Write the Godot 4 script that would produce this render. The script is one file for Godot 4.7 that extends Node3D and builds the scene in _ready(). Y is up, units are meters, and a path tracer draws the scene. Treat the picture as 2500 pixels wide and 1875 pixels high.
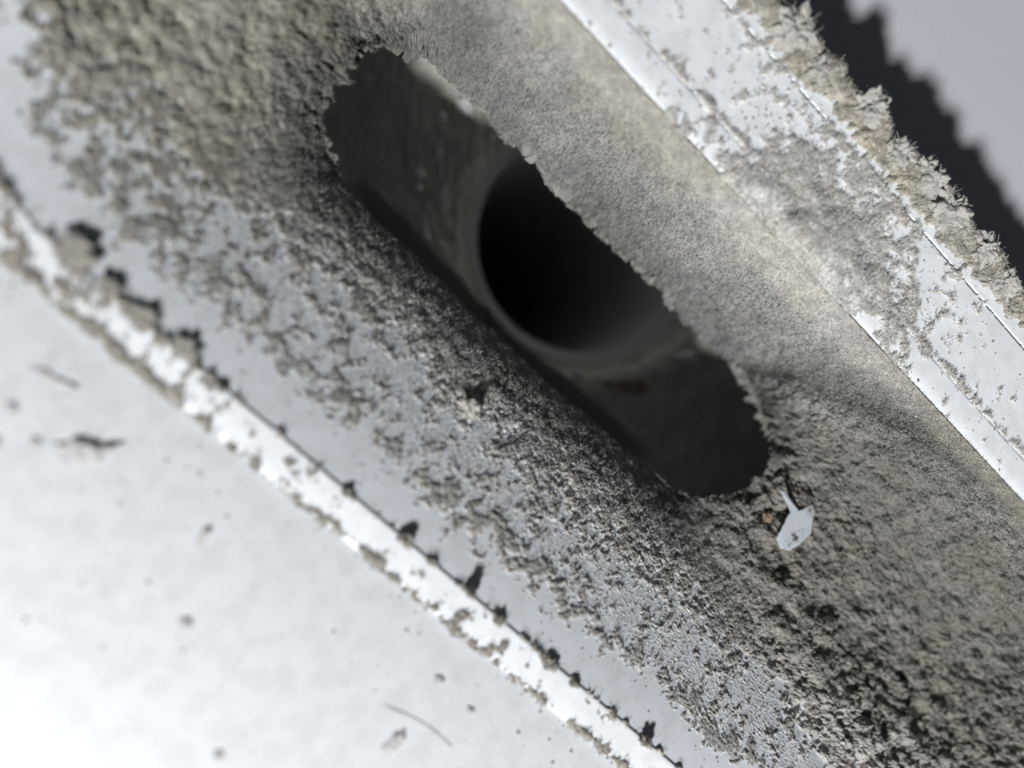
extends Node3D
# Close-up of a dusty stadium-shaped recess in a white plastic housing on a wall.
# Everything is built in the housing's own axes, in millimetres:
#   s along the slot, t across it (towards the upper border), w out of the wall.
const MM := 0.001
var S3 := Vector3(0.71670084, -0.66472254, -0.21091196)
var T3 := Vector3(0.6601301, 0.7441694, -0.1021771)
var W3 := Vector3(0.22487365, -0.06599892, 0.97215019)
var TILT := deg_to_rad(42.845)
var AX := Basis(Vector3(cos(TILT), -sin(TILT), 0), Vector3(sin(TILT), cos(TILT), 0), Vector3(0, 0, 1))
var rng := RandomNumberGenerator.new()
var names := {}
var hue_gain := 0.55
var last_pos: PackedVector3Array
var last_n: PackedVector3Array
var last_th: PackedFloat32Array
var last_c: PackedColorArray
var hair: ArrayMesh
var speck: ArrayMesh

# outline of the recess (outer) and of the slot (inner)
const O0 := -35.0
const O1 := 70.0
const OT := -11.0
const OR := 24.3
const H0 := -22.5
const H1 := 26.0
const HT := -2.1
const HR := 10.6

func noise(f: float, oct: int, sd: int, kind := FastNoiseLite.TYPE_SIMPLEX_SMOOTH) -> FastNoiseLite:
	var n := FastNoiseLite.new()
	n.noise_type = kind
	n.frequency = f
	n.seed = sd
	n.fractal_type = FastNoiseLite.FRACTAL_FBM if oct > 1 else FastNoiseLite.FRACTAL_NONE
	n.fractal_octaves = oct
	n.fractal_gain = 0.55
	if kind == FastNoiseLite.TYPE_CELLULAR:
		n.cellular_return_type = FastNoiseLite.RETURN_DISTANCE
		n.cellular_distance_function = FastNoiseLite.DISTANCE_EUCLIDEAN
		n.cellular_jitter = 1.0
	return n

func numbered(n: String) -> String:
	var k: int = names.get(n, 0)
	names[n] = k + 1
	return n if k == 0 else "%s_%03d" % [n, k]

func tag(o: Node, label := "", category := "", group := "", kind := "") -> void:
	if label: o.set_meta("label", label)
	if category: o.set_meta("category", category)
	if group: o.set_meta("group", group)
	if kind: o.set_meta("kind", kind)

func thing(called: String, label: String, category: String, at := Vector3.ZERO, group := "") -> Node3D:
	var o := Node3D.new()
	o.name = numbered(called)
	o.transform = Transform3D(AX, AX * (at * MM))
	add_child(o)
	tag(o, label, category, group)
	return o

func solo(called: String, mesh: Mesh, m: Material, label: String, category: String, at := Vector3.ZERO, group := "", kind := "") -> MeshInstance3D:
	var o := MeshInstance3D.new()
	o.name = numbered(called)
	o.mesh = mesh
	o.material_override = m
	o.transform = Transform3D(AX, AX * (at * MM))
	add_child(o)
	tag(o, label, category, group, kind)
	return o

func part(called: String, mesh: Mesh, m: Material, parent: Node3D, at := Vector3.ZERO) -> MeshInstance3D:
	var o := MeshInstance3D.new()
	o.name = called
	o.mesh = mesh
	o.material_override = m
	o.position = at * MM
	parent.add_child(o, true)
	return o

func mat(c: Color, rough := 0.5, vc := false) -> StandardMaterial3D:
	var m := StandardMaterial3D.new()
	m.albedo_color = c.linear_to_srgb()
	m.roughness = rough
	m.vertex_color_use_as_albedo = vc
	return m

func arrays_mesh(v: PackedVector3Array, idx: PackedInt32Array, c := PackedColorArray(), n := PackedVector3Array()) -> ArrayMesh:
	var a := []
	a.resize(Mesh.ARRAY_MAX)
	a[Mesh.ARRAY_VERTEX] = v
	a[Mesh.ARRAY_INDEX] = idx
	if c.size(): a[Mesh.ARRAY_COLOR] = c
	if n.size(): a[Mesh.ARRAY_NORMAL] = n
	var m := ArrayMesh.new()
	m.add_surface_from_arrays(Mesh.PRIMITIVE_TRIANGLES, a)
	return m

# a grid of cols x rows points (index = i * rows + j) in millimetres -> smooth mesh
func sheet(v: PackedVector3Array, cols: int, rows: int, flip := false) -> ArrayMesh:
	var idx := PackedInt32Array()
	for i in cols - 1:
		for j in rows - 1:
			var a := i * rows + j
			var b := a + rows
			if flip:
				idx.append_array([a, b, a + 1, b, b + 1, a + 1])
			else:
				idx.append_array([a, a + 1, b, b, a + 1, b + 1])
	var n := grid_normals(v, cols, rows)
	if flip:
		for i in n.size(): n[i] = -n[i]
	var w := PackedVector3Array()
	w.resize(v.size())
	for i in v.size(): w[i] = v[i] * MM
	return arrays_mesh(w, idx, PackedColorArray(), n)

func grid_normals(v: PackedVector3Array, cols: int, rows: int) -> PackedVector3Array:
	var n := PackedVector3Array()
	n.resize(v.size())
	for i in cols:
		var i0 := maxi(i - 1, 0) * rows
		var i1 := mini(i + 1, cols - 1) * rows
		var at := i * rows
		for j in rows:
			var x := v[i1 + j] - v[i0 + j]
			var y := v[at + mini(j + 1, rows - 1)] - v[at + maxi(j - 1, 0)]
			n[at + j] = x.cross(y).normalized()
	return n

# stadium curve; p 0-1 lower straight, 1-2 right cap, 2-3 upper straight, 3-4 left cap
func stadium(p: float, s0: float, s1: float, tc: float, r: float) -> Vector2:
	p = fposmod(p, 4.0)
	if p < 1.0: return Vector2(lerpf(s0, s1, p), tc - r)
	if p < 2.0:
		var a := (p - 1.5) * PI
		return Vector2(s1 + cos(a) * r, tc + sin(a) * r)
	if p < 3.0: return Vector2(lerpf(s1, s0, p - 2.0), tc + r)
	var b := (p - 2.5) * PI
	return Vector2(s0 + cos(b) * r, tc + sin(b) * r)

func stadium_out(p: float) -> Vector2:
	p = fposmod(p, 4.0)
	if p <= 1.0: return Vector2(0, -1)
	if p < 2.0: return Vector2(cos((p - 1.5) * PI), sin((p - 1.5) * PI))
	if p <= 3.0: return Vector2(0, 1)
	return Vector2(cos((p - 2.5) * PI), sin((p - 2.5) * PI))

# how far down the recess is (0 at the rim, 1 at the slot)
func drop_near(q: float) -> float:
	if q < 0.6: return 0.42 * (0.70 * q / 0.6 + 0.30 * q * q / 0.36)
	var k := (q - 0.6) / 0.4
	return 0.42 + 0.58 * (0.65 * k + 0.20 * k * k + 0.15 * k * k * k)

func drop_far(q: float) -> float:
	return 0.26 * q + 0.54 * q * q + 0.20 * pow(q, 5.0)

# places where clumps hang over the edge of the slot: s, t, reach, radius
const CLUMPS := [[-29.5, -4.6, 2.6, 2.2], [-32.5, -5.5, 1.8, 2.5], [-27.0, -9.0, 0.9, 2.0], [33.6, -5.8, 2.4, 1.6], [36.5, -1.0, 1.5, 1.3], [30.5, -9.3, 1.0, 2.0], [-20.0, 8.5, 0.5, 3.0], [12.0, 8.5, 0.5, 2.5]]

func base(p: float, q: float, frayed := false) -> Vector3:
	var o := stadium(p, O0, O1, OT, OR)
	var h := stadium(p, H0, H1, HT, HR)
	h.y -= 0.8 * exp(-pow(h.x / 16.0, 2.0)) * (1.0 if h.y < HT else 0.0)
	if frayed and q > 0.93:
		var f := 0.45 * n_small.get_noise_2d(h.x * 0.9, h.y * 0.9) + 0.12 * n_fine.get_noise_2d(h.x * 0.6, h.y * 0.6) + 0.1
		f += 2.2 * smoothstep(22.0, 30.0, absf(h.x)) * (0.25 + n_mid.get_noise_2d(h.x * 0.6, h.y * 0.6))
		for c in CLUMPS:
			f += c[2] * exp(-(pow(h.x - c[0], 2.0) + pow(h.y - c[1], 2.0)) / (c[3] * c[3]))
		h += (Vector2(clampf(h.x, H0, H1), HT) - h).normalized() * f * smoothstep(0.93, 1.0, q)
	var a := o.lerp(h, q)
	return Vector3(a.x, a.y, 0.06 - depth_at(a))

# depth of the recess at a place inside its outline
func depth_at(a: Vector2) -> float:
	var so := OR - a.distance_to(Vector2(clampf(a.x, O0, O1), OT))
	var hc := HT - 0.8 * exp(-pow(a.x / 16.0, 2.0)) * (1.0 if a.y < HT else 0.0)
	var sh := a.distance_to(Vector2(clampf(a.x, H0, H1), hc)) - HR
	var q := clampf(so / maxf(so + sh, 0.001), 0.0, 1.0)
	var far := smoothstep(-4.0, 8.0, a.y)
	var end := smoothstep(22.0, 66.0, a.x) * (1.0 - 0.75 * smoothstep(0.0, 10.0, a.y)) * smoothstep(-36.0, -2.0, a.y)
	return lerpf(lerpf(12.0 * drop_near(q), 19.5 * drop_far(q), far), 15.0 * (1.0 - pow(1.0 - q, 1.7)), end)

# how much of the dust drift lies at a place on the upper lip and face
func drift(x: float, t: float) -> float:
	var wx := x + 9.0 * n_patch.get_noise_2d(x * 1.5, t * 1.5) + 4.0 * n_mid.get_noise_2d(x * 0.6, t * 0.6)
	return exp(-pow((wx - 15.0) / 13.0, 2.0) - pow((t - 15.5 - 0.14 * (wx - 15.0)) / 6.8, 2.0))

func lip_w(e: float) -> float:
	return curve(e, [Vector2(0, 0.14), Vector2(0.04, 0.22), Vector2(0.12, 0.27), Vector2(0.3, 0.30), Vector2(3.3, 0.30), Vector2(3.5, 0.24), Vector2(3.64, 0.1), Vector2(3.7, -0.1)])

# the front face swells gently below the recess
func face_w(t: float) -> float:
	if t > -11.0: return 0.12
	var x := maxf(-(t + 39.0), 0.0)
	return -0.12 + 6.3 * (1.0 - exp(-x / 24.0))

func curve(x: float, pts: Array) -> float:
	for i in pts.size() - 1:
		if x <= pts[i + 1].x:
			var k: float = clampf((x - pts[i].x) / (pts[i + 1].x - pts[i].x), 0, 1)
			return lerpf(pts[i].y, pts[i + 1].y, k)
	return pts[-1].y

var n_patch := noise(0.07, 3, 11)
var n_mid := noise(0.42, 5, 23)
var n_small := noise(1.25, 3, 37)
var n_fine := noise(3.0, 3, 41)
var n_ball := noise(0.72, 1, 53, FastNoiseLite.TYPE_CELLULAR)
var n_clod := noise(0.36, 1, 57, FastNoiseLite.TYPE_CELLULAR)
var n_bead := noise(1.75, 1, 59, FastNoiseLite.TYPE_CELLULAR)
var n_sand := noise(4.6, 2, 43)
var n_lumps := noise(0.22, 3, 55)
var n_tone := noise(0.5, 3, 67)
var n_hue := noise(0.12, 2, 71)

# thickness in mm of the dust at a point; l = (how much lies there, how coarse, thin film, scale of the relief)
func dust_at(b: Vector3, l: Vector4) -> float:
	var m := l.x + 0.85 * n_mid.get_noise_3dv(b) + 0.55 * n_small.get_noise_3dv(b) + 0.3 * n_patch.get_noise_3dv(b)
	var fine := n_fine.get_noise_3dv(b)
	var th := -0.05 + 0.05 * fine
	if m > -0.12:
		var k := smoothstep(-0.12, 0.08, m)
		var bw := b + Vector3(0.55 * n_small.get_noise_3d(b.x, b.y, b.z + 40.0), 0.55 * n_small.get_noise_3d(b.x, b.y, b.z - 40.0), 0.0)
		var d1 := n_ball.get_noise_3dv(bw) + 1.0
		var d2 := n_bead.get_noise_3dv(bw) + 1.0
		var r := maxf(0.0, 1.0 - 1.25 * d1 * d1)
		var c := maxf(0.0, 1.0 - 1.35 * d2 * d2)
		th += k * (0.06 + (0.05 + 0.40 * l.y) * r * (0.5 + smoothstep(0.0, 0.7, m)) + (0.07 + 0.13 * l.y) * c + 0.06 * fine) * l.w
		th += 0.07 * l.y * smoothstep(0.25, 0.40, m) * l.w + 0.07 * smoothstep(0.12, 0.16, m) * l.w
		if l.y > 0.55:
			var d3 := n_clod.get_noise_3dv(b + (bw - b) * 2.2) + 1.0
			th += k * (l.y - 0.55) * 2.0 * maxf(0.0, 1.0 - 1.3 * d3 * d3) * smoothstep(-0.1, 0.6, m)
	if b.y > 5.0 and l.z > 0.3:
		th -= 0.20 * smoothstep(0.12, 0.5, n_small.get_noise_3dv(b)) * smoothstep(0.4, 0.9, l.z)
	if l.z > 0.0:
		th += l.z * (0.17 * n_sand.get_noise_3dv(b) + 0.03 + 0.06 * fine)
	return th

func dust_colour(b: Vector3, th: float, tint: Color) -> Color:
	var k := n_tone.get_noise_3dv(b)
	var h := n_hue.get_noise_3dv(b)
	var c := Color(1.0, 0.975, 0.93).lerp(Color(0.93, 0.885, 0.77), hue_gain * clampf(0.4 + 1.3 * h + 0.5 * k, 0, 1)) * tint
	c = c.lerp(Color(0.54, 0.57, 0.60), 0.8 * (1.0 - smoothstep(0.0, 0.07, th)))
	var v := 1.0 + 0.32 * k
	return Color(c.r * v, c.g * v, c.b * v)

# recess dust, darker at its ends; shade painted in towards slot and bowl
func shaded_dust(b: Vector3) -> Color:
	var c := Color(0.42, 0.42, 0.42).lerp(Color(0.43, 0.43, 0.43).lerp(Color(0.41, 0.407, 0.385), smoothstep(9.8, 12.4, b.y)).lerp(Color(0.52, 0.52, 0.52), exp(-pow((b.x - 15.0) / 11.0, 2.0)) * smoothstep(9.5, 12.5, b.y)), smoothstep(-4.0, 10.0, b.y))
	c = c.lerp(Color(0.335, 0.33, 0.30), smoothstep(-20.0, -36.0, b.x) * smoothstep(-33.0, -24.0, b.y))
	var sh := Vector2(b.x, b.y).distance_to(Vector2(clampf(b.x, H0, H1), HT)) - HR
	c *= lerpf(lerpf(0.75 if b.y < 0.0 else 0.52, 0.42, smoothstep(18.0, 32.0, absf(b.x))), 1.0, smoothstep(0.0, 7.0 if b.y < 0.0 else 3.5, sh + 1.2 * n_patch.get_noise_3dv(b)))  # paints the shade round the slot into the dust colour
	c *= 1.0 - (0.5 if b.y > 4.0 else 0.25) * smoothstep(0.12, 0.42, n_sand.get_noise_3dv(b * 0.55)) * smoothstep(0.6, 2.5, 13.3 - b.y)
	c.a = 0.0
	return c.lerp(Color(0.215, 0.212, 0.198), smoothstep(28.0, 42.0, b.x) * smoothstep(-24.0, -12.0, b.y) * smoothstep(13.0, 7.0, b.y) * smoothstep(120.0, 70.0, b.x))  # bowl dust tinted darker to paint in its deep shade

func dust_sheet(p0: float, p1: float, cols: int, rows: int, q0: float, q1: float, level: Callable, tint := Color(0.3, 0.3, 0.3)) -> ArrayMesh:
	var v := PackedVector3Array()
	v.resize(cols * rows)
	for i in cols:
		var p := lerpf(p0, p1, float(i) / (cols - 1))
		for j in rows:
			v[i * rows + j] = base(p, lerpf(q0, q1, float(j) / (rows - 1)), true)
	return dust_on(v, cols, rows, p0, p1, q0, q1, level, tint)

# lays dust on a grid of points: level.call(p, q, point) -> see dust_at
func dust_on(v: PackedVector3Array, cols: int, rows: int, p0: float, p1: float, q0: float, q1: float, level: Callable, tint := Color(0.3, 0.3, 0.3)) -> ArrayMesh:
	var n := grid_normals(v, cols, rows)
	var c := PackedColorArray()
	c.resize(v.size())
	var th := PackedFloat32Array()
	th.resize(v.size())
	var out := PackedVector3Array()
	out.resize(v.size())
	for i in cols:
		var p := lerpf(p0, p1, float(i) / (cols - 1))
		for j in rows:
			var a := i * rows + j
			var b := v[a]
			var l: Vector4 = level.call(p, lerpf(q0, q1, float(j) / (rows - 1)), b)
			var t := dust_at(b, l)
			th[a] = t
			c[a] = dust_colour(b, t, tint if tint.a > 0.5 else shaded_dust(b))
			out[a] = (b + n[a] * maxf(t, -0.08)) * MM
	var idx := PackedInt32Array()
	for i in cols - 1:
		for j in rows - 1:
			var a := i * rows + j
			var b := a + rows
			if maxf(maxf(th[a], th[a + 1]), maxf(th[b], th[b + 1])) > 0.0:
				idx.append_array([a, a + 1, b, b, a + 1, b + 1])
	last_pos = out
	last_n = n
	last_th = th
	last_c = c
	return arrays_mesh(out, idx, c)

# short fibres standing off the dust sheet built last
func fuzz(parent: Node3D, count: int, long: float, m: Material, least := 0.05) -> void:
	if hair == null:
		var st := SurfaceTool.new()
		st.begin(Mesh.PRIMITIVE_TRIANGLES)
		var line: Array[Vector3] = [Vector3(0, 0, -0.1), Vector3(0.08, 0.0, 0.35), Vector3(0.3, 0.1, 0.75), Vector3(0.62, 0.12, 0.95)]
		tube(st, line, 0.055, Color(1, 1, 1))
		hair = st.commit()
	var at := PackedInt32Array()
	var tries := 0
	while at.size() < count and tries < count * 6:
		tries += 1
		var k := rng.randi() % last_pos.size()
		if last_th[k] > least: at.append(k)
	var mm := MultiMesh.new()
	mm.transform_format = MultiMesh.TRANSFORM_3D
	mm.use_colors = true
	mm.mesh = hair
	mm.instance_count = at.size()
	for i in at.size():
		var k := at[i]
		var z := (last_n[k] + 0.75 * Vector3(rng.randfn(), rng.randfn(), rng.randfn())).normalized()
		var x := z.cross(Vector3(rng.randfn(), rng.randfn(), rng.randfn())).normalized()
		var l := long * rng.randf_range(0.5, 1.5)
		mm.set_instance_transform(i, Transform3D(Basis(x * l, z.cross(x) * l, z * l), last_pos[k]))
		var c := last_c[k]
		var f := rng.randf_range(0.95, 1.3)
		mm.set_instance_color(i, Color(minf(c.r, 0.6) * f, minf(c.g, 0.6) * f, minf(c.b, 0.59) * f))
	var o := MultiMeshInstance3D.new()
	o.name = "fuzz"
	o.multimesh = mm
	o.material_override = m
	o.set_meta("kind", "stuff")
	parent.add_child(o, true)

func _ready() -> void:
	rng.seed = 7
	# ---- camera
	var cam := Camera3D.new()
	cam.name = "camera"
	var cb := Basis(Vector3(S3.x, T3.x, W3.x), Vector3(S3.y, T3.y, W3.y), Vector3(S3.z, T3.z, W3.z)).orthonormalized()
	cam.transform = Transform3D(AX * cb, AX * (Vector3(-14.667, -25.310, 77.022) * MM))
	var att := CameraAttributesPhysical.new()
	att.frustum_focal_length = 36.7
	att.frustum_focus_distance = 0.0905
	att.frustum_near = 0.005
	att.frustum_far = 20.0
	att.exposure_aperture = 9.0
	cam.attributes = att
	cam.fov = 50.98
	cam.near = 0.005
	cam.far = 20.0
	add_child(cam)
	cam.fov = 50.98
	# ---- air and light
	var we := WorldEnvironment.new()
	we.name = "surroundings"
	var env := Environment.new()
	env.background_mode = Environment.BG_COLOR
	env.background_color = Color(0.034, 0.037, 0.043).linear_to_srgb()
	env.tonemap_mode = Environment.TONE_MAPPER_LINEAR
	env.tonemap_exposure = 1.0
	env.sdfgi_enabled = true
	env.ssao_enabled = true
	env.ssil_enabled = true
	we.environment = env
	add_child(we)
	var lamp := OmniLight3D.new()
	lamp.name = "torch_light"
	lamp.light_color = Color(0.995, 0.996, 1.0)
	lamp.light_energy = 0.44
	lamp.light_size = 0.024
	lamp.omni_range = 5.0
	lamp.omni_attenuation = 2.0
	lamp.shadow_enabled = true
	lamp.position = AX * (Vector3(60, -395, 345) * MM)
	add_child(lamp)

	# ---- materials
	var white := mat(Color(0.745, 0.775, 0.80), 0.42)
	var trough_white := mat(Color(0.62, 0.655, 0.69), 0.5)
	var nt := NoiseTexture2D.new()
	nt.width = 512
	nt.height = 512
	nt.seamless = true
	nt.noise = noise(0.012, 6, 91)
	var gr := Gradient.new()
	gr.set_color(0, Color(0.965, 0.962, 0.955))
	gr.set_color(1, Color(1, 1, 1))
	gr.set_offset(0, 0.25)
	gr.set_offset(1, 0.6)
	nt.color_ramp = gr
	var bt := NoiseTexture2D.new()
	bt.width = 512
	bt.height = 512
	bt.seamless = true
	bt.noise = noise(0.05, 4, 93)
	for m in [white, trough_white]:
		m.uv1_triplanar = true
		m.uv1_scale = Vector3(45, 45, 45)
		m.albedo_texture = nt
		m.heightmap_enabled = true
		m.heightmap_texture = bt
		m.heightmap_scale = 0.0012
	var wall_paint := mat(Color(0.50, 0.51, 0.55), 0.85)
	var dark := mat(Color(0.58, 0.575, 0.505), 0.25)
	var hose := mat(Color(0.55, 0.55, 0.535), 0.4)
	var dust := mat(Color(1, 1, 1), 1.0, true)
	dust.rim_enabled = true
	dust.rim = 0.35
	dust.rim_tint = 0.6
	dust.metallic_specular = 0.2

	# ---- wall
	var wl := BoxMesh.new()
	wl.size = Vector3(900, 420, 12) * MM
	wall_paint.uv1_triplanar = true
	wall_paint.uv1_scale = Vector3(110, 110, 110)
	wall_paint.heightmap_enabled = true
	wall_paint.heightmap_texture = bt
	wall_paint.heightmap_scale = 0.004
	var wall := solo("wall", wl, wall_paint, "pale grey painted wall behind the housing, crossed by its jagged black shadow", "wall", Vector3(0, 27.5 + 210, -12.3 - 6), "", "structure")

	# ---- housing
	var body := thing("vent_housing", "white plastic vent housing with a dusty oval recess around a dark slot", "vent housing")
	# the recess itself, as bare plastic
	var P := 400
	var Q := 60
	var v := PackedVector3Array()
	for i in P + 1:
		for j in Q:
			v.append(base(4.0 * i / P, 0.985 * float(j) / (Q - 1)))
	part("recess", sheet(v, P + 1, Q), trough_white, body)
	# the edge of the slot turns under
	v = PackedVector3Array()
	for i in P + 1:
		var e := base(4.0 * i / P, 0.985)
		var o := stadium_out(4.0 * i / P)
		for k in [[0.0, 0.0], [0.15, -0.6], [0.6, -1.0], [2.0, -1.3], [24.0, -1.4]]:
			v.append(e + Vector3(o.x * k[0], o.y * k[0], k[1]))
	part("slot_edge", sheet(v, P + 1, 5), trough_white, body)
	# the lip round the recess
	v = PackedVector3Array()
	var lipf := [[0.0, -1.5], [0.0, 0.14], [0.04, 0.22], [0.12, 0.27], [0.3, 0.295], [0.55, 0.3], [0.9, 0.3], [1.5, 0.3], [3.2, 0.30], [3.45, 0.26], [3.62, 0.14], [3.7, -0.05], [3.72, -1.5]]
	for i in P + 1:
		var e := stadium(4.0 * i / P, O0, O1, OT, OR)
		var o := stadium_out(4.0 * i / P)
		for k in lipf:
			var d: float = k[0]
			v.append(Vector3(e.x + o.x * d, e.y + o.y * d, k[1] - (0.0 if d > 1.5 else 0.3 * pow(1.0 - d / 1.5, 2.0) * smoothstep(0.2, 1.0, o.y))))
	part("lip", sheet(v, P + 1, lipf.size(), true), white, body)
	# front face round the lip, up to the seam
	v = PackedVector3Array()
	for i in P + 1:
		var e := stadium(4.0 * i / P, O0, O1, OT, OR)
		var o := stadium_out(4.0 * i / P)
		var k := 400.0
		if o.x > 0.01: k = minf(k, (170.0 - e.x) / o.x)
		if o.x < -0.01: k = minf(k, (-170.0 - e.x) / o.x)
		if o.y > 0.01: k = minf(k, (25.93 - e.y) / o.y)
		if o.y < -0.01: k = minf(k, (-190.0 - e.y) / o.y)
		for j in [3.6, 3.9, lerpf(3.9, k, 0.02), lerpf(3.9, k, 0.06), lerpf(3.9, k, 0.12), lerpf(3.9, k, 0.2), lerpf(3.9, k, 0.3), lerpf(3.9, k, 0.45), lerpf(3.9, k, 0.7), k - 0.25, k - 0.07, k]:
			var d: float = j
			v.append(Vector3(e.x + o.x * d, e.y + o.y * d, face_w(e.y + o.y * d) if j < k - 0.2 else (0.08 if j < k - 0.01 else -0.15)))
		v.append(Vector3(e.x + o.x * k, e.y + o.y * k, -6.5))
	part("front_face", sheet(v, P + 1, 13, true), white, body)
	# upper border strip beyond the seam, rounded over to the wall
	v = PackedVector3Array()
	var bord := [[26.08, -12.8], [26.08, -0.25], [26.13, -0.05], [26.3, 0.03], [28.9, 0.03], [29.6, -0.15], [30.1, -0.65], [30.3, -1.4], [30.3, -13.0]]
	for i in 41:
		for k in bord:
			v.append(Vector3(-170 + 340.0 * i / 40, k[0], k[1]))
	part("border_strip", sheet(v, 41, bord.size()), white, body)
	# cavity behind the slot: floor round the mouth of the hose, and walls
	v = PackedVector3Array()
	for i in 241:
		var a := TAU * i / 240
		for j in 110:
			var r := 18.3 + 40.0 * pow(j / 109.0, 1.35)
			var d := r - 18.3
			var z := -33.0 - 5.0 * exp(-d / lerpf(1.3, 4.5, smoothstep(0.1, -0.9, cos(a)))) + 0.15 * d + 0.07 * sin(d * 2.6 + 2.0 * a) * exp(-d / 9.0) * smoothstep(0.2, -0.8, cos(a))
			var rim := r + exp(-d / 3.0) * 0.9 * n_mid.get_noise_2d(cos(a) * 5.0, sin(a) * 5.0)
			var x := 4.6 + cos(a) * rim
			var y := 10.3 + sin(a) * rim
			z += 0.9 * n_mid.get_noise_2d(x * 0.35, y * 0.35) * smoothstep(0.0, 4.0, d) + 0.22 * n_small.get_noise_2d(x * 0.5, y * 0.5)
			z -= 15.0 * smoothstep(-7.9, -8.9, y + 0.5 * n_mid.get_noise_2d(x * 0.4, 7.0)) * smoothstep(-26.0, -18.0, x) * smoothstep(33.0, 26.0, x)
			v.append(Vector3(x, y, z))
	part("cavity_floor", sheet(v, 241, 110, true), dark, body)
	v = PackedVector3Array()
	for i in 121:
		var a := TAU * i / 120
		for j in 3:
			v.append(Vector3(4.6 + cos(a) * 52.0, 10.3 + sin(a) * 52.0, -50.0 + 28.6 * j / 2.0))
	# (the cavity's outer wall stands behind the recess)
	part("cavity_wall", sheet(v, 121, 3, true), dark, body)
	v = PackedVector3Array()
	for i in 81:
		var a := TAU * i / 80
		for j in 161:
			var z := -37.8 - j * 0.75
			var r := 18.3 - 2.0 * pow(absf(sin(j * PI / 6.0)), 1.5) * smoothstep(0.0, 3.0, j)
			v.append(Vector3(4.6 + cos(a) * r, 10.3 + sin(a) * r + (z + 37.8) * 0.12, z))
	part("ribbed_hose", sheet(v, 81, 161), hose, body)
	var cap := CylinderMesh.new()
	cap.top_radius = 20 * MM
	cap.bottom_radius = 20 * MM
	cap.height = 2 * MM
	var cp := part("hose_end", cap, hose, body, Vector3(3.8, 10.3 - 14.0, -158))
	cp.rotation.x = PI / 2

	# ---- dust in the recess
	var far_l := func(p: float, q: float, b: Vector3) -> Vector4:
		return Vector4(curve(q, [Vector2(0, 0.9), Vector2(0.3, 0.9), Vector2(1, 1.0)]), curve(q, [Vector2(0, 0.0), Vector2(0.35, 0.05), Vector2(0.5, 0.45), Vector2(1, 1.5)]) + 0.35 * exp(-pow((b.x - 15.0) / 11.0, 2.0)) * smoothstep(0.8, 0.2, q), curve(q, [Vector2(0, 0.2), Vector2(0.3, 0.4), Vector2(0.5, 1.8), Vector2(1, 1.8)]), 1.15)
	var near_l := func(p: float, q: float, b: Vector3) -> Vector4:
		var l := curve(q, [Vector2(0, -1.4), Vector2(0.08, -0.85), Vector2(0.16, -0.3), Vector2(0.25, 0.06), Vector2(0.34, -0.24), Vector2(0.5, -0.28), Vector2(0.64, 0.05), Vector2(0.8, 0.5), Vector2(1, 0.7)])
		l += 0.25 * exp(-pow((b.x + 38.0) / 12.0, 2.0)) - 0.2 * smoothstep(8.0, 20.0, b.x) * smoothstep(0.2, 0.1, q)
		var film := smoothstep(0.08, 0.36, q) * smoothstep(1.0, 0.75, q) * 0.95
		return Vector4(l, curve(q, [Vector2(0, 0.1), Vector2(0.45, 0.08), Vector2(0.7, 0.24), Vector2(1, 0.5)]), film, 1.0)
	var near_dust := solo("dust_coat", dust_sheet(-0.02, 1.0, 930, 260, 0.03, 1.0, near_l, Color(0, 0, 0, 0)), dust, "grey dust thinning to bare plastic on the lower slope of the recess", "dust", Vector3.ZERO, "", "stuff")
	fuzz(near_dust, 80000, 0.20, dust)
	var right_l := func(p: float, q: float, b: Vector3) -> Vector4:
		var l := curve(q, [Vector2(0, -0.8), Vector2(0.12, -0.2), Vector2(0.4, 0.35), Vector2(0.7, 0.7), Vector2(1, 0.8)])
		l += 0.5 * smoothstep(-26.0, -12.0, b.y) - 0.08
		var w := smoothstep(1.0, 1.3, p) * smoothstep(2.0, 1.8, p)
		var nl: Vector4 = near_l.call(p, q, b)
		if p > 1.5: nl = far_l.call(p, q, b)
		return nl.lerp(Vector4(l + 0.55 * n_lumps.get_noise_3dv(b), 1.1, 0.2, 1.1 + 0.9 * n_lumps.get_noise_3dv(b)), w)
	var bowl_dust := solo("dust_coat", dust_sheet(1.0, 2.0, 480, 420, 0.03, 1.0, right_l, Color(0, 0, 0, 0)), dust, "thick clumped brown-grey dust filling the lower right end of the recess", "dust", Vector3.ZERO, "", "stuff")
	fuzz(bowl_dust, 70000, 0.26, dust)
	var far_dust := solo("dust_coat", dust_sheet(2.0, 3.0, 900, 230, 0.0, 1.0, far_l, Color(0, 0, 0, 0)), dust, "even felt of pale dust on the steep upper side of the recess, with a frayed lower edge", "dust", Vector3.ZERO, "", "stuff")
	fuzz(far_dust, 90000, 0.24, dust)
	var left_l := func(p: float, q: float, b: Vector3) -> Vector4:
		var w := smoothstep(3.98, 3.6, p)
		var nl: Vector4 = near_l.call(p, q, b)
		var l := curve(q, [Vector2(0, -0.8), Vector2(0.1, -0.4), Vector2(0.3, 0.2), Vector2(0.6, 0.75), Vector2(1, 0.9)])
		if p < 3.25: w = w * smoothstep(2.98, 3.2, p)
		var o: Vector4 = nl if p > 3.25 else far_l.call(p, q, b)
		return o.lerp(Vector4(l, 1.0, 0.4, 1.1), w)
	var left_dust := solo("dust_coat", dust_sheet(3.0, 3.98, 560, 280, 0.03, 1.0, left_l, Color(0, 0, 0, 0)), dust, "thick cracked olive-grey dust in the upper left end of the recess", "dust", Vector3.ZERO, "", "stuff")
	fuzz(left_dust, 65000, 0.25, dust)

	# ---- dust on the lip below the recess
	var cols := 1000
	var rows := 56
	v = PackedVector3Array()
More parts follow.
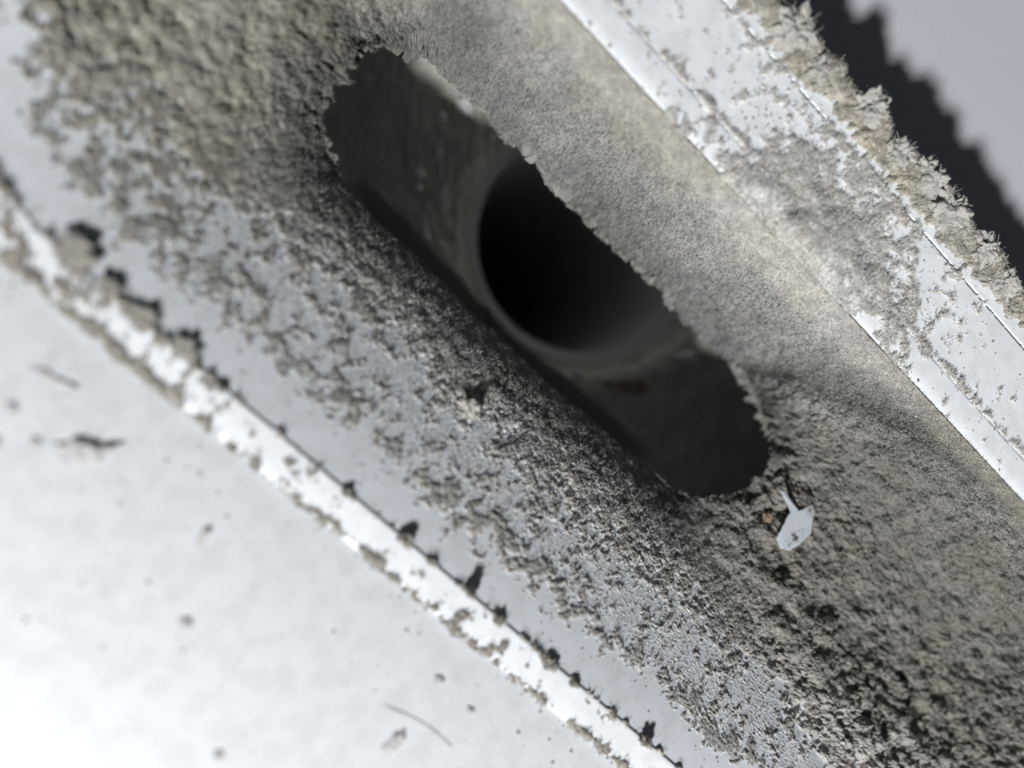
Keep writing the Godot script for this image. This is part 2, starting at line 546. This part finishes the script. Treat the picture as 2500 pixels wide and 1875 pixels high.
	for i in cols:
		var p := lerpf(-0.55, 1.02, float(i) / (cols - 1))
		var e := stadium(p, O0, O1, OT, OR)
		var o := stadium_out(p)
		for j in rows:
			var d := lerpf(4.6, -0.05, float(j) / (rows - 1))
			v.append(Vector3(e.x + o.x * d, e.y + o.y * d, maxf(lip_w(d), face_w(-40.0) if d > 3.6 else -9.0)))
	var lip_l := func(p: float, q: float, b: Vector3) -> Vector4:
		var e := lerpf(4.6, -0.05, q)
		var l := -0.42 + 0.5 * exp(-pow((e - 3.5) / 0.5, 2.0)) + 0.25 * exp(-pow(e / 0.35, 2.0)) + 0.3 * smoothstep(-12.0, -24.0, b.x) - 0.8 * smoothstep(3.9, 4.6, e)
		return Vector4(l, 0.25, 0.12, 1.0)
	var lip_dust := solo("dust_coat", dust_on(v, cols, rows, -0.55, 1.02, 0.0, 1.0, lip_l, Color(0.40, 0.385, 0.36)), dust, "patchy brown-grey dust and dirt along the bright lip below the recess", "dust", Vector3.ZERO, "", "stuff")
	fuzz(lip_dust, 15000, 0.3, dust)

	# ---- dust on the face above the recess
	cols = 900
	rows = 150
	v = PackedVector3Array()
	for i in cols:
		for j in rows:
			var t := lerpf(13.25, 25.95, float(j) / (rows - 1))
			var x := lerpf(-30.0, 66.0, float(i) / (cols - 1))
			var hump := 1.0 * smoothstep(0.45, 1.0, drift(x, t)) * smoothstep(13.2, 14.6, t)
			v.append(Vector3(x, t, hump + maxf(lip_w(t - 13.3) - 0.3 * pow(maxf(0.0, 1.0 - maxf(t - 13.3, 0.0) / 1.5), 2.0), 0.12 if t > 16.0 else -1.0)))
	hue_gain = 0.35
	var face_l := func(p: float, q: float, b: Vector3) -> Vector4:
		var g := drift(b.x, b.y)
		var l := -0.6 + 2.0 * g + 0.62 * exp(-pow((b.y - 17.15) / 0.35, 2.0)) + 0.35 * exp(-pow((b.y - 26.0) / 2.5, 2.0)) * smoothstep(40.0, 25.0, b.x)
		return Vector4(l, 0.3 - 0.1 * g, 0.25 * (1.0 - g), 1.0 + 0.5 * g)
	var face_dust := solo("dust_coat", dust_on(v, cols, rows, 0.0, 1.0, 0.0, 1.0, face_l, Color(0.60, 0.60, 0.60)), dust, "grey dust drift spilling over the bright upper lip and the face beside it", "dust", Vector3.ZERO, "", "stuff")
	fuzz(face_dust, 50000, 0.30, dust)

	hue_gain = 0.65
	# ---- dust crust along the upper border
	cols = 640
	rows = 180
	v = PackedVector3Array()
	for i in cols:
		var x := lerpf(-14.0, 52.0, float(i) / (cols - 1))
		for j in rows:
			var k := float(j) / (rows - 1)
			var t := lerpf(26.4, 29.3, k / 0.66)
			var w := 0.03
			if k > 0.66:
				var a := (k - 0.66) / 0.34
				t = 29.3 + sin(minf(a * 2.0, 1.0) * PI / 2)
				w = 0.03 - 1.0 * (1.0 - cos(minf(a * 2.0, 1.0) * PI / 2)) - maxf(a * 2.0 - 1.0, 0.0) * 7.5
			v.append(Vector3(x, t, w))
	var crust_l := func(p: float, q: float, b: Vector3) -> Vector4:
		var g := 0.45 * n_patch.get_noise_2d(b.x * 1.6, 40.0)
		var l := curve(b.y, [Vector2(26.4, -0.4), Vector2(27.2, 0.0), Vector2(28.0, 0.3), Vector2(29.3, 0.7), Vector2(30.3, 0.9)]) + g - 0.3 * smoothstep(32.0, 40.0, b.x)
		return Vector4(l, curve(b.y, [Vector2(26.4, 0.5), Vector2(28, 0.6), Vector2(30, 0.75)]), 0.15, 1.3 + 1.2 * n_patch.get_noise_2d(b.x * 2.2, 9.0) + 0.6 * n_mid.get_noise_2d(b.x * 0.5, 3.0))
	var crust := solo("dust_crust", dust_on(v, cols, rows, 0.0, 1.0, 0.0, 1.0, crust_l, Color(0.44, 0.43, 0.395)), dust, "lumpy olive-grey dust crust along the outer border next to the wall shadow", "dust crust", Vector3.ZERO, "", "stuff")
	fuzz(crust, 40000, 0.26, dust)

	# ---- tufts of dust at the lip's edge, throwing dark shadows into the recess
	var tufts := [
		[-34.6, -34.6, 1.5, 0.47, "round dark dust tuft on the lip where it begins to bend"],
		[-30.6, -35.0, 0.9, 0.51, "upright dust tuft on the lip, second from its bend"],
		[-27.0, -35.3, 1.3, 0.38, "low wide dust tuft on the lip, between the upright tuft and the spiky one"],
		[-22.6, -35.0, 1.2, 0.34, "spiky dust tuft on the lip where the black edge line begins"],
		[-18.0, -35.5, 0.45, 0.5, "tiny dust tuft on the black edge line, nearest to the spiky tuft"],
		[-3.0, -35.5, 0.5, 0.5, "tiny dust tuft halfway along the black edge line"],
		[4.3, -35.3, 0.75, 0.8, "forked dust tuft on the edge line below the crumb belt"],
		[12.6, -35.1, 0.55, 1.6, "tall stalked dust tuft leaning over bare plastic from the edge line"],
		[16.9, -35.5, 0.6, 0.6, "small dust tuft on the edge line just below the stalked tuft"],
		[24.2, -35.6, 0.8, 0.6, "broad dark dust tuft on the edge line, between the stalked tuft and the lowest two"],
		[27.6, -35.5, 0.5, 0.5, "tiny dust tuft beside the broad dark one"],
		[38.2, -35.3, 0.7, 1.0, "pointed dust tuft on the edge line at the bottom of the photo"],
	]
	for i in tufts.size():
		var d: Array = tufts[i]
		solo("dust_tuft", tuft_mesh(Vector3(d[2], d[2] * 0.7, d[3] * 0.55), 100 + i, 22), dust, d[4], "dust tuft", Vector3(d[0], d[1], 0.25 + d[3] * 0.2), "dust tufts along the lip edge")
	# ---- larger clumps on the outer border
	var clumps := [
		[-0.6, 29.8, 2.0, 1.6, "big round dust clump on the outer border at the top of the photo"],
		[4.2, 29.2, 1.2, 0.9, "flat dust clump on the outer border below the big round one"],
		[10.9, 30.6, 1.5, 1.5, "blunt dust clump jutting out over the wall shadow"],
		[16.8, 30.2, 1.4, 1.0, "long low dust clump on the border right after the jutting one"],
		[21.0, 30.6, 1.6, 1.3, "frayed dust clump on the border beside the white gap in the shadow"],
		[25.6, 30.2, 1.9, 1.2, "wide dust clump on the border with a dark hollow under it"],
		[31.8, 30.4, 1.5, 1.1, "ragged dust clump on the border near the right side of the photo"],
		[36.5, 29.8, 1.3, 0.9, "last dust clump on the border at the right side of the photo"],
	]
	for i in clumps.size():
		var d: Array = clumps[i]
		solo("dust_clump", tuft_mesh(Vector3(d[2] * 1.15, d[2], d[3] * 1.1), 200 + i, 70, Color(0.42, 0.41, 0.375), 80, 50, 0.24), dust, d[4], "dust clump", Vector3(d[0], d[1] - 0.7, 0.3 + d[3] * 0.4), "dust clumps along the outer border")
	solo("dust_clump", tuft_mesh(Vector3(1.3, 1.0, 0.4), 231, 30, Color(0.46, 0.44, 0.40), 44, 26, 0.5), dust, "loose dust clump sitting alone in the middle of the lower slope", "dust clump", Vector3(1.4, -21.8, 0.3 - depth_at(Vector2(1.4, -21.8))))

	# ---- fluff and specks on the front face
	var fluffs := [
		[-22.8, -47.4, 2.3, 0.9, 0.5, "long grey dust fluff on the white face at the left"],
		[-28.8, -43.9, 1.9, 0.22, 0.2, "thin grey streak of lint on the white face, highest at the left"],
		[-29.2, -47.8, 0.45, 0.4, 0.25, "small brown speck on the white face under the lint streak"],
		[-28.2, -50.7, 0.5, 0.4, 0.25, "small grey speck at the left edge of the photo"],
		[-25.9, -48.7, 0.45, 0.4, 0.25, "small grey speck just left of the long fluff"],
		[-10.2, -46.6, 0.9, 0.3, 0.3, "short upright lint tuft on the white face below the lip"],
		[-6.3, -52.9, 0.45, 0.4, 0.25, "lone brownish speck in the middle of the white face"],
		[3.7, -59.9, 0.4, 0.35, 0.2, "faint brownish speck near the bottom of the white face"],
		[16.0, -43.5, 0.45, 0.3, 0.25, "dark speck on the white face close under the lip"],
		[16.1, -50.4, 1.3, 0.55, 0.35, "grey smudge of fluff beneath the curved fibre"],
		[20.5, -43.9, 0.35, 0.3, 0.2, "small dark speck right of the curved fibre"],
	]
	for i in fluffs.size():
		var d: Array = fluffs[i]
		var o := solo("dust_fluff", tuft_mesh(Vector3(d[2], d[3], d[4] * 0.4), 300 + i, 5, Color(0.55, 0.54, 0.53)), dust, d[5], "dust fluff", Vector3(d[0], d[1], face_w(d[1]) + d[4] * 0.1), "fluff on the white face")
		o.basis = AX * Basis(Vector3(0, 0, 1), [0.75, 0.25, 0.4, 0.0, 0.6, 1.7, 0.3, 0.0, 0.4, 1.5, 0.0][i])
	var places: Array[Vector3] = []
	while places.size() < 420:
		var x := rng.randf_range(-45, 45)
		var t := -39.4 - 22.0 * pow(rng.randf(), 2.2)
		places.append(Vector3(x, t, face_w(t)))
	specks(places, "scattered tiny dust specks on the white face below the lip", dust)
	places = []
	while places.size() < 1500:
		var x := rng.randf_range(-30, 60)
		var t := rng.randf_range(13.5, 25.8)
		if rng.randf() < 0.12 + exp(-pow((x - 14.0) / 16.0, 2.0) - pow((t - 20.0) / 4.5, 2.0)) + 0.5 * exp(-pow((t - 17.4) / 0.5, 2.0)):
			places.append(Vector3(x, t, 0.3 if t < 16.9 else 0.12))
	specks(places, "scattered tiny dust specks on the white face above the recess", dust)
	places = []
	while places.size() < 900:
		var x := rng.randf_range(-40, 55)
		var q := pow(rng.randf(), 0.7)
		var t := -35.2 + 9.0 * q
		if x > -35.0 or Vector2(x + 35.0, t + 11.0).length() < 24.0:
			places.append(Vector3(x, t, 0.06 - depth_at(Vector2(x, t))))
	specks(places, "scattered tiny dust crumbs on bare plastic just inside the lip", dust)
	var st := SurfaceTool.new()
	st.begin(Mesh.PRIMITIVE_TRIANGLES)
	var line: Array[Vector3] = []
	for i in 15:
		var k := i / 14.0
		line.append(Vector3(12.6 + 8.6 * k, -48.3 + 0.5 * sin(k * 2.6) + 0.5 * k, face_w(-47.8) + 0.05 + 0.06 * sin(k * PI)))
	tube(st, line, 0.045, Color(0.38, 0.37, 0.35))
	solo("fibre", st.commit(), dust, "thin curved fibre lying on the white face at the bottom", "fibre")

	# ---- in the bowl: white flake and brown crumb
	var px := func(x: float, y: float) -> Vector2: return Vector2(x * 0.717 + y * 0.665, x * 0.660 - y * 0.744) * 0.0605
	var outline := PackedVector2Array()
	for q in [[-36, 50], [-46, 28], [-30, 4], [-20, -14], [-12, -22], [-38, -66], [-28, -62], [0, -32], [6, -22], [22, -26], [40, -32], [44, -18], [36, -2], [30, 22], [4, 42], [-18, 54]]:
		outline.append(px.call(q[0], q[1]))
	var lie := func(at: Vector2, above: float) -> Vector3:
		var w := -15.0
		var p := at
		for k in 12:
			p = at - Vector2(0.655, 0.235) * (w + 15.0)
			w = above - depth_at(p)
		return Vector3(p.x, p.y, w)
	var torn := PackedVector2Array()
	var tear := RandomNumberGenerator.new()
	tear.seed = 5
	for i in outline.size():
		for k in 3:
			torn.append(outline[i].lerp(outline[(i + 1) % outline.size()], k / 3.0) + Vector2(tear.randf_range(-0.05, 0.05), tear.randf_range(-0.05, 0.05)))
	solo("plastic_flake", plate(torn, 0.2), mat(Color(0.47, 0.51, 0.545), 0.4), "torn white flake with one long point lying in the dusty bowl", "flake", lie.call(Vector2(45.6, -3.7), 2.35))
	solo("crumb", tuft_mesh(Vector3(0.6, 0.55, 0.4), 411, 0, Color(0.27, 0.205, 0.145), 44, 26, 0.4), dust, "small orange-brown crumb beside the torn white flake", "crumb", lie.call(Vector2(42.2, -5.6), 1.9))

	# ---- wet things in the cavity
	var wet := mat(Color(0.95, 0.95, 0.94), 0.12)  # pale metallic colour paints in the glints of the drops
	wet.metallic = 0.35
	var drops := [
		[-19.6, -1.6, -32.6, 0.75, 1.2, "round drop on the cavity floor, upper of the close pair left of the hose mouth"],
		[-18.4, -3.0, -32.6, 0.6, 1.0, "smaller drop just below the round one left of the hose mouth"],
		[-13.3, -7.2, -32.4, 0.6, 2.8, "long running drop on the cavity floor next to the slot's lower edge"],
		[-15.5, 9.4, -19.6, 0.55, 1.5, "bright drop hanging from the frayed edge of the upper dust felt"],
		[-22.5, 6.1, -32.6, 0.65, 1.2, "pale drop under the pinkish stain at the upper left of the cavity"],
		[26.6, 6.8, -32.6, 0.95, 1.0, "brightest pale bead on the cavity floor right of the hose mouth"],
		[25.4, 6.0, -32.6, 0.6, 1.0, "little bead touching the brightest one right of the hose mouth"],
		[15.4, -6.3, -32.5, 0.6, 1.0, "pale bead on the cavity floor close to the slot's lower edge"],
		[23.4, 1.7, -32.6, 0.35, 1.2, "faint bead between the hose mouth and the brightest bead"],
	]
	for d in drops:
		solo("water_drop", drop_mesh(d[3] * 1.25, d[4]), wet, d[5], "drop", Vector3(d[0], d[1], d[2]), "drops in the cavity")
	var pink := mat(Color(0.42, 0.30, 0.24), 0.4)
	var stains := [
		[-24.7, 9.0, 2.4, 2.0, "pinkish crust stain at the upper left of the cavity, above a drop"],
		[22.4, -2.6, 3.6, 0.9, "pinkish brown streak of residue below the hose mouth"],
	]
	for i in stains.size():
		var d: Array = stains[i]
		var o := solo("residue_stain", tuft_mesh(Vector3(d[2], d[3], 0.4), 500 + i, 0, Color(1, 1, 1)), pink, d[4], "stain", Vector3(d[0], d[1], -32.7), "stains in the cavity")
		o.basis = AX * Basis(Vector3(0, 0, 1), [0.5, 0.75][i])
	solo("glint_lump", tuft_mesh(Vector3(1.1, 0.8, 0.6), 521, 0, Color(1, 1, 1)), wet, "whitish lump painted as a wet glint right of the pinkish crust in the cavity", "lump", Vector3(-21.3, 9.6, -32.4))  # pale lump painted in place of a wet highlight
	print("fov ", cam.fov, " ms ", Time.get_ticks_msec())

# many tiny flecks of dust as one object
func specks(places: Array[Vector3], label: String, m: Material) -> void:
	if speck == null: speck = tuft_mesh(Vector3(1, 0.8, 0.4), 77, 3, Color(1, 1, 1), 9, 6)
	var mm := MultiMesh.new()
	mm.transform_format = MultiMesh.TRANSFORM_3D
	mm.use_colors = true
	mm.mesh = speck
	mm.instance_count = places.size()
	for i in places.size():
		var r := 0.045 + 0.16 * pow(rng.randf(), 4.0)
		var f := rng.randf_range(0.24, 0.42)
		mm.set_instance_transform(i, Transform3D(Basis(Vector3(0, 0, 1), rng.randf() * TAU).scaled(Vector3(r, r * rng.randf_range(0.5, 1.0), r)), places[i] * MM))
		mm.set_instance_color(i, Color(f, f * 0.96, f * 0.88))
	var o := MultiMeshInstance3D.new()
	o.name = numbered("dust_specks")
	o.multimesh = mm
	o.material_override = m
	o.transform = Transform3D(AX, Vector3.ZERO)
	add_child(o)
	tag(o, label, "dust specks", "", "stuff")

# a three-sided fibre
func tube(st: SurfaceTool, pts: Array[Vector3], r: float, c: Color) -> void:
	for i in pts.size() - 1:
		var d := (pts[i + 1] - pts[i]).normalized()
		var x := d.cross(Vector3(0.31, 0.55, 0.77)).normalized()
		var y := d.cross(x)
		for k in 3:
			var a := TAU * k / 3
			var b := TAU * (k + 1) / 3
			var u := x * cos(a) + y * sin(a)
			var w := x * cos(b) + y * sin(b)
			var r1 := r * (1.0 - 0.6 * float(i + 1) / pts.size())
			for q in [pts[i] + u * r, pts[i] + w * r, pts[i + 1] + u * r1, pts[i + 1] + u * r1, pts[i] + w * r, pts[i + 1] + w * r1]:
				st.set_color(c)
				st.add_vertex(q * MM)

# a ball of dust: a lumpy frayed body with fibres standing off it
func tuft_mesh(size: Vector3, sd: int, fibres: int, tint := Color(0.33, 0.315, 0.28), nu := 44, nv := 26, frayed := 0.85) -> ArrayMesh:
	var r := RandomNumberGenerator.new()
	r.seed = sd
	var big := maxf(size.x, maxf(size.y, size.z))
	var lump := noise(1.3 / big, 3, sd)
	var fray := noise(4.5 / big, 4, sd + 1)
	var st := SurfaceTool.new()
	st.begin(Mesh.PRIMITIVE_TRIANGLES)
	var pt := []
	var cl := []
	for i in nu + 1:
		for j in nv + 1:
			var a := TAU * (i % nu) / nu
			var b := PI * j / nv
			var d := Vector3(sin(b) * cos(a), sin(b) * sin(a), cos(b))
			var p := d * size
			var k := 1.0 + 0.75 * lump.get_noise_3dv(p) + frayed * fray.get_noise_3dv(p)
			pt.append(p * maxf(k, 0.15) * MM)
			var f := 1.0 + 0.45 * fray.get_noise_3dv(p * 1.7)
			cl.append(Color(tint.r * f, tint.g * f, tint.b * f))
	for i in nu:
		for j in nv:
			var a := i * (nv + 1) + j
			var b := a + nv + 1
			for q in [a, b, a + 1, b, b + 1, a + 1]:
				st.set_color(cl[q])
				st.add_vertex(pt[q])
	for f in fibres:
		var d := Vector3(r.randfn(), r.randfn(), r.randfn()).normalized()
		var p := d * size * 0.7
		var line: Array[Vector3] = [p]
		var step := big * r.randf_range(0.08, 0.2)
		for k in 5:
			d = (d + 0.5 * Vector3(r.randfn(), r.randfn(), r.randfn())).normalized()
			p += d * step
			line.append(p)
		tube(st, line, 0.017 + 0.006 * big, tint)
	return st.commit()

# a drop: round at its lower end, drawn out upwards when long
func drop_mesh(r: float, long: float) -> ArrayMesh:
	var st := SurfaceTool.new()
	st.begin(Mesh.PRIMITIVE_TRIANGLES)
	var down := Vector3(0.680, -0.733, 0)
	var side := Vector3(0.733, 0.680, 0)
	var nu := 14
	var nv := 10
	var pt := []
	for i in nu + 1:
		for j in nv + 1:
			var a := TAU * (i % nu) / nu
			var b := PI * j / nv
			var y := cos(b)
			var w := sin(b) * (1.0 if y > 0 else lerpf(1.0, 0.55, minf(-y * (long - 1.0), 1.0)))
			pt.append((down * y * (1.0 if y > 0 else long) + side * w * cos(a) + Vector3(0, 0, 0.8) * w * sin(a)) * r * MM)
	for i in nu:
		for j in nv:
			var a := i * (nv + 1) + j
			var b := a + nv + 1
			for q in [a, b, a + 1, b, b + 1, a + 1]:
				st.set_smooth_group(0)
				st.add_vertex(pt[q])
	st.index()
	st.generate_normals()
	return st.commit()

# a thin bent plate with the given outline
func plate(o: PackedVector2Array, thick: float) -> ArrayMesh:
	var st := SurfaceTool.new()
	st.begin(Mesh.PRIMITIVE_TRIANGLES)
	var up := func(p: Vector2, z: float) -> Vector3: return Vector3(p.x, p.y, z + 0.03 * p.x * p.x - 0.02 * p.y * p.y - 0.12 * p.y + 0.08 * p.x) * MM
	var tri := Geometry2D.triangulate_polygon(o)
	if tri.is_empty(): print("outline crosses itself")
	for k in range(0, tri.size(), 3):
		for q in [tri[k], tri[k + 1], tri[k + 2]]: st.add_vertex(up.call(o[q], thick))
		for q in [tri[k], tri[k + 2], tri[k + 1]]: st.add_vertex(up.call(o[q], 0.0))
	for i in o.size():
		var a := o[i]
		var b := o[(i + 1) % o.size()]
		for q in [[a, 0.0], [b, 0.0], [a, thick], [b, 0.0], [b, thick], [a, thick]]: st.add_vertex(up.call(q[0], q[1]))
	return st.commit()
